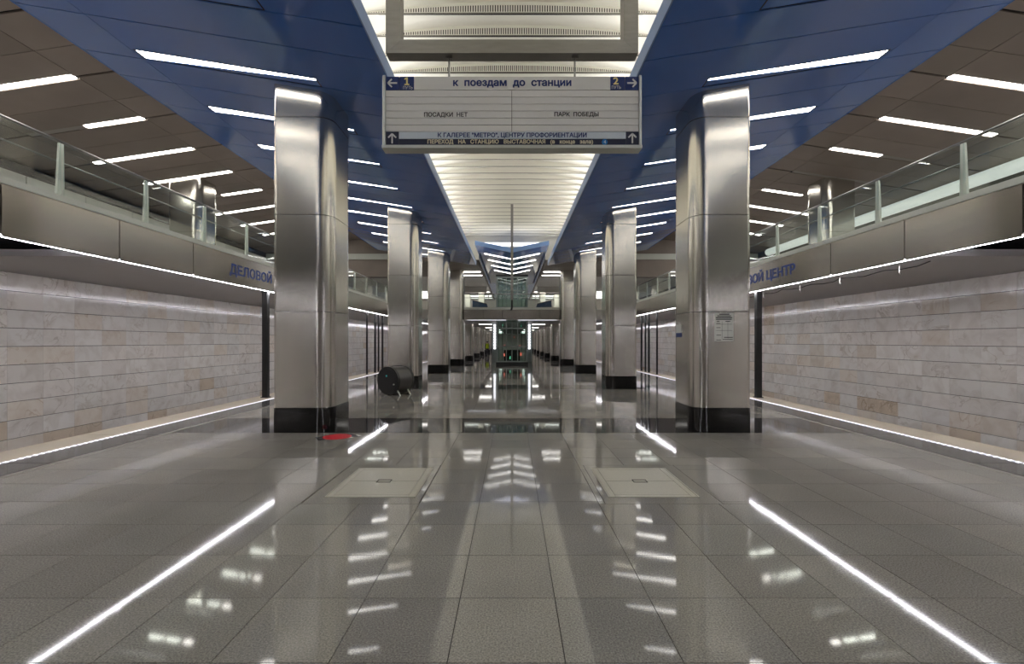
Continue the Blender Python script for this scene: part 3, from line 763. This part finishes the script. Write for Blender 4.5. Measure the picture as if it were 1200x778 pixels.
def arrow(cx, cy, ang, r=5.4):
    mb = MB(); t = .85; ca, sa = math.cos(ang), math.sin(ang)
    def seg(p, q):
        dx, dy = q[0] - p[0], q[1] - p[1]; L = math.hypot(dx, dy); nx, ny = -dy / L * t, dx / L * t
        pts = [(p[0] + nx, p[1] + ny), (q[0] + nx, q[1] + ny), (q[0] - nx, q[1] - ny), (p[0] - nx, p[1] - ny)]
        pts = [(sx(cx + x * ca - y * sa), sz(cy - (x * sa + y * ca))) for x, y in pts]; mb.prism(pts, YF - .003, YF, 'y')
    seg((-r, 0), (r, 0)); seg((r, 0), (r - 4.6, 4.6)); seg((r, 0), (r - 4.6, -4.6)); mb.build('arrow', M['ink_white'], sg)
arrow(460, 97.4, math.pi); arrow(740.4, 97.4, 0); arrow(459.6, 162.4, math.pi / 2, 5.6); arrow(741, 162.2, math.pi / 2, 5.6)

# ------------------------------------------------------------------ station name on the fascias
for s in (-1, 1):
    vs, fs = text_mesh('ДЕЛОВОЙ ЦЕНТР', 'letters', None, 2.16, .235, .022)
    xx = s * (GX - .004)
    nm = empty('station_name', (xx, 8.2, 2.0), 'blue Cyrillic station name on the %s gallery fascia' % SIDE[s], 'lettering', 'station names')
    zb_ = 1.985
    # split into single letters by horizontal gaps so that each is its own raised piece
    if s < 0: pts = [(xx, 7.16 + v[0], zb_ + v[2]) for v in vs]
    else: pts = [(xx, 7.135 + 2.16 - v[0], zb_ + v[2]) for v in vs]
    par = list(range(len(vs)))
    def find(a):
        while par[a] != a: par[a] = par[par[a]]; a = par[a]
        return a
    for f in fs:
        for a in f[1:]: par[find(a)] = find(f[0])
    groups = {}
    for f in fs: groups.setdefault(find(f[0]), []).append(f)
    gl = sorted(groups.values(), key=lambda G: min(vs[i][0] for f in G for i in f))
    merged = []
    for G in gl:        # the breve of the short I belongs to the letter below it
        x0 = min(vs[i][0] for f in G for i in f); x1 = max(vs[i][0] for f in G for i in f)
        if merged and x0 < merged[-1][1] - .03: merged[-1][0].extend(G); merged[-1][1] = max(x1, merged[-1][1])
        else: merged.append([list(G), x1])
    for G, _ in merged:
        idx = sorted({i for f in G for i in f}); re = {a: b for b, a in enumerate(idx)}
        front = [pts[i] for i in idx]; n = len(front); fb = [tuple(re[i] for i in f) for f in G]
        edges = {}
        for f in fb:
            for a, b in zip(f, f[1:] + f[:1]): edges[(a, b)] = 1
        rim = [e for e in edges if (e[1], e[0]) not in edges]
        mb = MB()
        mb.verts(front + [(p[0] + s * .0035, p[1], p[2]) for p in front], fb + [tuple(n + i for i in f[::-1]) for f in fb] + [(b, a, n + a, n + b) for a, b in rim])
        mb.build('letter', M['letter'], nm)

# ------------------------------------------------------------------ notices on the near right column
nt_ = empty('paper_notice', (2.32, D1, 1.0), 'white printed paper sheet taped to the nearest right column', 'notice')
nx0, nx1, nz0, nz1 = 2.215, 2.425, 1.0, 1.313; yy = D1 - .004
MB().box(nx0, nx1, yy, D1 - .0005, nz0, nz1).build('sheet', M['paper'], nt_)
ln = MB()
for (a, b, z, t) in ((.25, .78, .95, .012), (.15, .86, .89, .010), (.08, .92, .83, .012), (.08, .9, .77, .010), (.12, .27, .70, .008), (.58, .82, .70, .008), (.1, .3, .63, .006), (.1, .32, .48, .006), (.1, .35, .22, .006), (.08, .92, .38, .003), (.08, .92, .60, .003), (.5, .95, .14, .008), (.1, .35, .05, .006), (.42, .95, .07, .006)):
    w_ = nx1 - nx0; ln.box(nx0 + a * w_, nx0 + b * w_, yy - .001, yy, nz0 + z * (nz1 - nz0) - t / 2, nz0 + z * (nz1 - nz0) + t / 2)
for a in (.4, .7): ln.box(nx0 + a * .21 - .001, nx0 + a * .21 + .001, yy - .001, yy, nz0 + .1 * .313, nz0 + .7 * .313)
ln.build('print', M['ink_black'], nt_)
sk = empty('small_sticker', (1.98, 5.68, 1.05), 'small white and blue sticker on the side of the right column', 'sticker')
MB().box(1.977, 1.984, 5.60, 5.76, 1.10, 1.20).build('white_part', M['paper'], sk); MB().box(1.977, 1.984, 5.60, 5.76, 1.05, 1.099).build('blue_part', M['sign_blue'], sk)

# ------------------------------------------------------------------ waste drum lying by the second left column
dr = empty('waste_drum', (-2.2, 8.9, 0), 'black metal drum lying on its side beside the second left column', 'drum')
A = Vector((-2.30, 8.86, .27)); ax = Vector((.34, .60, 0)).normalized(); B = A + ax * .42; R_ = .255
def disc(c, r0, r1, l0, l1, m, name, n=32): MB().tube([A + ax * l0, A + ax * l1], [r0, r1], n).build(name, m, dr, True)
disc(A, R_, R_, .03, .40, M['drum'], 'shell'); disc(A, R_ + .008, R_ + .008, -.01, .045, M['bin_black'], 'front_rim'); disc(A, R_ + .006, R_ + .006, .385, .43, M['bin_black'], 'rear_rim')
disc(A, R_ * .9, R_ * .9, -.018, 0, M['bin_black'], 'lid')
side = Vector((ax.y, -ax.x, 0))
p = A - ax * .021 + Vector((0, 0, .09)) - side * .02; MB().tube([p, p + ax * .004], .018, 10).build('sticker', M['cyan'], dr)
p = A - ax * .021 + Vector((0, 0, -.06)) + side * .17; MB().tube([p - ax * .02, p + ax * .004], .012, 8).build('latch', M['fin'], dr)
for l in (.06, .34):
    for q in (-1, 1):
        t0 = A + ax * l + side * (.17 * q) + Vector((0, 0, -.17)); t1 = A + ax * l + side * (.25 * q); t1.z = 0
        MB().tube([t0, t1], .013, 8).build('foot', M['fin'] if q > 0 else M['bin_black'], dr, True)
po = MB().tube([A + ax * .08 + Vector((0, 0, .25)) , A + ax * .12 + Vector((0, 0, .272)), A + ax * .36 + Vector((0, 0, .272)), A + ax * .40 + Vector((0, 0, .25))], .008, 8).build('handle', M['bin_black'], dr, True)

# ------------------------------------------------------------------ hanging pole in the middle
hp = empty('hanging_pole', (0, 13.3, 1.85), 'thin steel pole hanging in the middle of the hall before the bridge', 'pole')
MB().box(-.035, .035, 13.28, 13.34, 2.15, 4.85).build('shaft', M['frame_steel'], hp)
MB().tube([(0, 13.3, 2.15), (0, 13.3, 1.95), (-.02, 13.3, 1.86)], .028, 8).build('hook', M['dark'], hp, True)

# ------------------------------------------------------------------ bridge with upper lobby
br = empty('footbridge', (0, DECK0, 1.88), 'steel-clad footbridge crossing the hall at gallery level', 'bridge')
xsb = [-1.97 + .788 * i for i in range(6)]; fm2 = None
for i in range(5):
    c = (xsb[i] + .394, DECK0, 2.1)
    if fm2 is None: fm2 = MB().box(xsb[0] + .005, xsb[1] - .005, DECK0, DECK0 + .04, 1.9, 2.31).mesh('fascia_panel', M['steel_sm'], org=(xsb[0] + .394, DECK0, 2.1))
    link('fascia_panel', fm2, br, c)
MB().box(-1.97, 1.97, DECK0 + .04, DECK0 + .06, 1.9, 2.31).build('fascia_backing', M['joint'], br)
for s in (-1, 1): MB().box(*sorted((s * 2.64, s * 4.2)), DECK0, DECK0 + .06, 1.9, 2.31).build('fascia_panel', M['steel_sm'], br)
mb = MB(); mb.box(-1.97, 1.97, DECK0 + .06, 20.15, 1.885, 2.31); mb.box(-.72, .72, 21.8, 59.9, 1.885, 2.31)
for s in (-1, 1): mb.box(*sorted((s * .72, s * 1.97)), 20.15, 59.9, 1.885, 2.31); mb.box(*sorted((s * 1.97, s * 4.2)), 20.31, 59.9, 1.885, 2.31); mb.box(*sorted((s * 2.64, s * 4.2)), DECK0 + .06, 20.31, 1.885, 2.31)
_ = (mb); mb.build('deck', M['soffit'], br)
for (x0, x1) in ((-1.85, -.25), (.25, 1.85)):
    o = MB().box(x0, x1, DECK0 + .1, DECK0 + .16, 1.875, 1.885).build('bridge_light', M['glow']); tag(o, 'thin strip light under the footbridge, %s of the lift' % ('left' if x0 < 0 else 'right'), 'light strip', 'bridge strip lights')
rb = empty('bridge_railing', (0, DECK0 + .1, 2.4), 'glass balustrade along the footbridge edge', 'railing')
MB().box(-1.97, 1.97, DECK0 - .01, DECK0 + .3, 2.312, 2.40).build('kerb', M['ledge'], rb)
MB().tube([(-1.97, DECK0 + .08, 2.95), (1.97, DECK0 + .08, 2.95)], .022).build('handrail', M['rail'], rb, True)
MB().tube([(-1.97, DECK0 + .12, 2.80), (1.97, DECK0 + .12, 2.80)], .012).build('lower_rail', M['rail'], rb, True)
pm = None
for i in range(5):
    x = -1.95 + .975 * i; c = (x, DECK0 + .1, 2.4)
    if pm is None:
        pm = MB().box(x - .015, x + .015, DECK0 + .07, DECK0 + .13, 2.4, 2.93).mesh('fin_post', M['fin'], org=c); gp = MB().box(x + .02, x + .955, DECK0 + .05, DECK0 + .056, 2.41, 2.92).mesh('glass_pane', M['glass'], org=c)
    link('fin_post', pm, rb, c)
    if i < 4: link('glass_pane', gp, rb, c)
# lift shaft
lf = empty('glass_lift', (0, 20.9, 0), 'glass lift shaft with grey frame standing under the bridge', 'lift')
LX, LY0, LY1, LT = .63, 20.25, 21.7, 3.74
for x in (-LX, LX):
    for y in (LY0, LY1): MB().box(x - .04, x + .04, y - .04, y + .04, .12, LT).build('post', M['lift_frame'], lf)
for x in (-.24, .0, .24): MB().box(x - .016, x + .016, LY0 - .02, LY0 + .02, .12, LT).build('mullion', M['lift_frame'], lf)
for z in (.15, .78, 1.55, 2.45, 3.15, 3.715): MB().box(-LX + .04, LX - .04, LY0 - .025, LY0 + .025, z - .025, z + .025).build('transom', M['lift_frame'], lf)
edges_ = [-LX + .04, -.256, -.224, -.016, .016, .224, .256, LX - .04]
for k in range(4):
    for (z0, z1) in ((.175, .755), (.805, 1.525), (1.575, 2.425), (2.475, 3.125), (3.175, 3.69)):
        MB().box(edges_[2 * k], edges_[2 * k + 1], LY0 - .004, LY0 + .004, z0, z1).build('glass_pane', M['lift_glass'], lf)
for s in (-1, 1): MB().box(s * LX - .004, s * LX + .004, LY0 + .04, LY1 - .04, .15, LT).build('side_glass', M['lift_glass'], lf)
MB().box(-LX - .05, LX + .05, LY0 - .06, LY1 + .06, 0, .12).build('plinth', M['lift_dark'], lf)
MB().box(-LX - .05, LX + .05, LY0 - .06, LY1 + .06, LT, LT + .08).build('cap', M['lift_dark'], lf)
MB().box(-.35, .35, 20.6, 21.4, .12, .62).build('cabin', M['lift_dark'], lf)
for x in (-.42, .42): MB().box(x - .02, x + .02, 20.9, 20.95, .12, LT).build('guide_rail', M['lift_frame'], lf)
for (x, z, m) in ((-.32, .84, 'red_lamp'), (.34, .82, 'red_lamp'), (-.33, .42, 'red_lamp'), (.38, .45, 'red_lamp'), (-.08, .30, 'green_lamp'), (.1, 1.18, 'red_lamp'), (-.4, 1.7, 'green_lamp'), (.4, 1.66, 'green_lamp')):
    MB().box(x - .02, x + .02, 20.5, 20.52, z - (.02 if z > .6 else .06), z + (.02 if z > .6 else .06)).build('indicator', M[m], lf)
# V-shaped canopy over the lift
vc = empty('lift_canopy', (0, 15.4, 3.85), 'dark blue V-shaped canopy hanging over the glass lift', 'canopy')
def vz(x): return 3.86 + .205 * abs(x)
VY = [15.35 + .6 + MOD * k for k in range(0, 4)]
for s in (-1, 1):
    def vslab(xa, xb, ya, yb, z0, z1, mb=None):
        p = []
        for dz in (z0, z1):
            for (xx, yy) in ((xa, ya), (xb, ya), (xb, yb), (xa, yb)): p.append((s * xx, yy, vz(xx) + dz))
        return (mb or MB()).hexa(p)
    y = 15.36
    while y < 25.5:
        vslab(.006, 1.17, y + .006, y + MOD / 2 - .006, 0, .03).build('canopy_panel', M['blue'], vc); y += MOD / 2
    vslab(0, 1.19, 15.34, 15.36, -.01, .13).build('front_trim', M['blue_edge'], vc)
    vslab(1.17, 1.19, 15.36, 25.5, -.01, .12).build('side_trim', M['blue_edge'], vc)
    for k in range(4):
        yl = 16.62 + 1.19 * k
        L = empty('lift_canopy_light', (s * .5, yl, vz(.5)), 'strip light in the V-shaped canopy, %s half, %s from the front' % (SIDE[s], ORD[k]), 'ceiling light', 'V canopy strip lights')
        vslab(.03, .96 - .07 * k, yl - .03, yl + .03, -.014, -.004).build('diffuser', M['lobby'], L); vslab(.02, .97 - .07 * k, yl - .04, yl + .04, -.004, -.001).build('frame', M['joint'], L)
tag(MB().box(-.9, .9, 15.6, 16.1, 4.2, 4.23).build('cove_light', M['glow']), 'hidden cove light lying on top of the V-shaped lift canopy', 'light strip', 'cove lights')
# lobby ceiling, walls, lights
lc = empty('ceiling_lobby', (0, 20, 3.9), kind='structure')
for s in (-1, 1):
    k = 0; y = 17.4
    while y < 34:
        x = 1.25
        while x < 8.6:
            a, b = sorted((s * (x + .006), s * (x + 1.22))); MB().box(a, b, y + .01, y + .59, 3.92, 3.95).build('ceiling_panel', M['brown'][(k + int(x * 3)) % 3] if y < 21.6 else M['white'], lc); x += 1.23
        y += .6; k += 1
    a, b = sorted((s * 1.2, s * 8.8)); MB().box(a, b, 17.4, 34, 3.96, 4.0).build('backing', M['brown'][1], lc)
    bh = empty('trim_%d' % (5 if s < 0 else 6), (s * 6, 17, 3.3), kind='structure')
    a, b = sorted((s * 4.3, s * 8.7)); MB().box(a, b, 16.95, 17.4, 3.3, 4.6).build('bulkhead', M['brown'][1], bh)
    a, b = sorted((s * 4.3, s * 8.7)); MB().box(a, b, 16.9, 16.95, 3.9, 4.1).build('bulkhead_band', M['ledge'], bh)
    a, b = sorted((s * 2.62, s * 4.3)); MB().box(a, b, 17.3, 17.4, 3.95, 4.7).build('bulkhead', M['brown'][0], bh)
    for k in range(6):
        y = 20.0 + (0, 1.1, 8.2, 9.4, 10.6, 12)[k]  # rows after the second are unseen, added to brighten the lobby
        L = empty('lobby_light', (s * 2, y, 3.92), 'strip light of the lobby ceiling above the bridge, %s side, %s row' % (SIDE[s], ORD[k]), 'ceiling light', 'lobby strip lights')
        a, b = sorted((s * 1.32, s * 2.9)); MB().box(a, b, y - .05, y + .05, 3.90, 3.912).build('diffuser', M['lobby'], L); MB().box(a, b, y - .06, y + .06, 3.912, 3.92).build('housing', M['joint'], L)
        a, b = sorted((s * 5.0, s * 6.8)); MB().box(a, b, y - .05, y + .05, 3.90, 3.92).build('diffuser', M['lobby'], L)
    wl = empty('lobby_wall', (s * 2.5, 27, 2.31), 'pale stepped wall block of the upper lobby, %s of the lift' % SIDE[s], 'wall block', 'lobby wall blocks')
    a, b = sorted((s * 2.35, s * 3.0)); MB().box(a, b, 26.5, 27.2, 2.31, 3.6).build('block', M['wallgrey'], wl)
    a, b = sorted((s * 1.85, s * 2.35)); MB().box(a, b, 27.0, 27.6, 2.31, 3.35).build('niche', M['soffit'], wl)
    a, b = sorted((s * 1.55, s * 1.85)); MB().box(a, b, 26.4, 27.2, 2.31, 3.75).build('pier', M['wallgrey'], wl)
    a, b = sorted((s * 1.55, s * 3.0)); MB().box(a, b, 25.72, 25.95, 3.80, 3.88).build('added_lamp', M['lobby'], wl)  # unseen lamp added to brighten the block fronts
    a, b = sorted((s * 1.35, s * 3.05)); MB().box(a, b, 25.5, 25.6, 3.62, 3.92).build('added_beam', M['wallgrey'], wl)  # beam added only to hide the lamp behind it
    es = empty('escalator_side', (s * 1.6, 23, 2.31), 'blue escalator side panel behind the bridge railing, %s of the lift' % SIDE[s], 'escalator', 'escalator sides')
    MB().prism([(s * 1.92, 2.31), (s * 1.05, 2.31), (s * 1.22, 2.80), (s * 1.92, 2.98)], 23.2, 23.3).build('panel', M['screen_blue'], es)
    MB().prism([(s * 1.93, 2.98), (s * 1.22, 2.80), (s * 1.22, 2.83), (s * 1.93, 3.01)], 23.15, 23.35).build('handrail', M['dark'], es)
    lt = empty('lit_edge', (s * .86, 23, 0), 'glowing ribbed white strip standing beside the lift, %s side' % SIDE[s], 'light strip', 'glowing strips by the lift')
    for j in range(9):
        a, b = sorted((s * .80, s * .91)); MB().box(a, b, 23.6, 23.65, .62 + j * .14, .72 + j * .14).build('diffuser', M['glow'], lt)
    MB().box(*sorted((s * .78, s * 1.0)), 23.65, 23.68, 0, 1.885).build('back_plate', M['lift_frame'], lt)
lw = MB().box(-8.8, 8.8, 33.9, 34.1, 2.31, 4.0).build('wall_lobby', M['wallgrey']); tag(lw, 'pale rear wall of the upper lobby', kind='structure')
fw = MB().box(-8.8, 8.8, 60, 60.2, -1, 2.4).build('wall_end', M['wallgrey']); tag(fw, 'far end wall of the platform hall', kind='structure')
bwall = MB().box(-9, 9, NEAR - .3, NEAR - .02, -1, 5.4).build('wall_back', M['brown'][1]); tag(bwall, 'wall closing the hall behind the viewer', kind='structure')
# strip lights of the low hall under the deck
for s in (-1, 1):
    for k in range(5):
        y = 24.6 + 6 * k
        o = MB().box(*sorted((s * .9, s * 1.7)), y, y + .14, 1.868, 1.885).build('low_ceiling_light', M['lobby']); tag(o, 'small strip light under the deck, %s side, %s beyond the lift' % (SIDE[s], ORD[k]), 'ceiling light', 'low hall strip lights')

# ------------------------------------------------------------------ wire under the right gallery
wr = empty('hanging_wire', (4.9, 6, 1.87), 'thin black wire with clips hanging under the right gallery', 'wire')
pts = []
for i in range(25):
    d = 5.2 + i * .2; pts.append((4.55 + .03 * math.sin(i * 1.7), d, 1.872 - .03 * abs(math.sin(i * .9))))
MB().tube(pts, .006, 6).build('cord', M['dark'], wr, True)
for i in (2, 7, 12, 17, 22):
    p = pts[i]; MB().tube([(p[0], p[1], 1.89), (p[0], p[1], 1.80), (p[0] + .02, p[1], 1.785)], .007, 6).build('clip', M['rail'], wr, True)

# ------------------------------------------------------------------ person far down the hall
def person(x, d, h):
    pe = empty('person', (x, d, 0), 'person in yellow vest and dark trousers walking far down the hall', 'person')
    V = [(0, 0, .53), (0, 0, .66), (0, -.01, .80), (0, -.01, .87), (0, -.02, .905), (0, -.02, .96),
         (-.11, 0, .80), (-.14, .02, .63), (-.13, -.04, .48), (-.125, -.06, .42), (.11, 0, .80), (.14, -.02, .63), (.13, -.06, .48), (.125, -.07, .42),
         (-.055, 0, .49), (-.06, -.05, .27), (-.06, -.01, .04), (-.065, -.07, .02), (.055, 0, .49), (.06, .03, .27), (.06, .09, .05), (.065, .03, .02)]
    E = [(0, 1), (1, 2), (2, 3), (3, 4), (4, 5), (2, 6), (6, 7), (7, 8), (8, 9), (2, 10), (10, 11), (11, 12), (12, 13), (0, 14), (14, 15), (15, 16), (16, 17), (0, 18), (18, 19), (19, 20), (20, 21)]
    Rr = [.085, .085, .095, .035, .05, .05, .04, .03, .024, .022, .04, .03, .024, .022, .06, .045, .03, .025, .06, .045, .03, .025]
    me = bpy.data.meshes.new('body'); me.from_pydata([(a * h * U, b * h * U, c * h * U) for a, b, c in V], E, []); me.materials.append(M['cloth'])
    ob = bpy.data.objects.new('body', me); col.objects.link(ob)
    md = ob.modifiers.new('skin', 'SKIN'); ob.modifiers.new('sub', 'SUBSURF').levels = 1
    for i, v in enumerate(me.skin_vertices[0].data): v.radius = (Rr[i] * h * U, Rr[i] * h * U); v.use_root = (i == 0)
    dg = bpy.context.evaluated_depsgraph_get(); dg.update(); em = bpy.data.meshes.new_from_object(ob.evaluated_get(dg)); bpy.data.objects.remove(ob)
    em.materials.clear(); em.materials.append(M['cloth']); em.materials.append(M['skin'])
    for p in em.polygons:
        p.use_smooth = True
        z = p.center.z / (h * U)
        if z > .86 or (z < .46 and abs(p.center.x) > .1 * h * U): p.material_index = 1
    link('body', em, pe, (x, d, 0))
    MB().tube([(x, d, .50 * h), (x, d, .56 * h), (x, d - .005, .70 * h), (x, d - .01, .81 * h), (x, d - .01, .85 * h)], [.105 * h, .108 * h, .112 * h, .12 * h, .06 * h], 14).build('vest', M['vest'], pe, True)
    MB().tube([(x, d + .0, .93 * h), (x, d + .005, .97 * h), (x, d, 1.0 * h), (x, d, 1.012 * h)], [.056 * h, .06 * h, .045 * h, .015 * h], 12).build('hair', M['hair'], pe, True)
person(-29 * 33.5 / F, 33.5, 1.0)
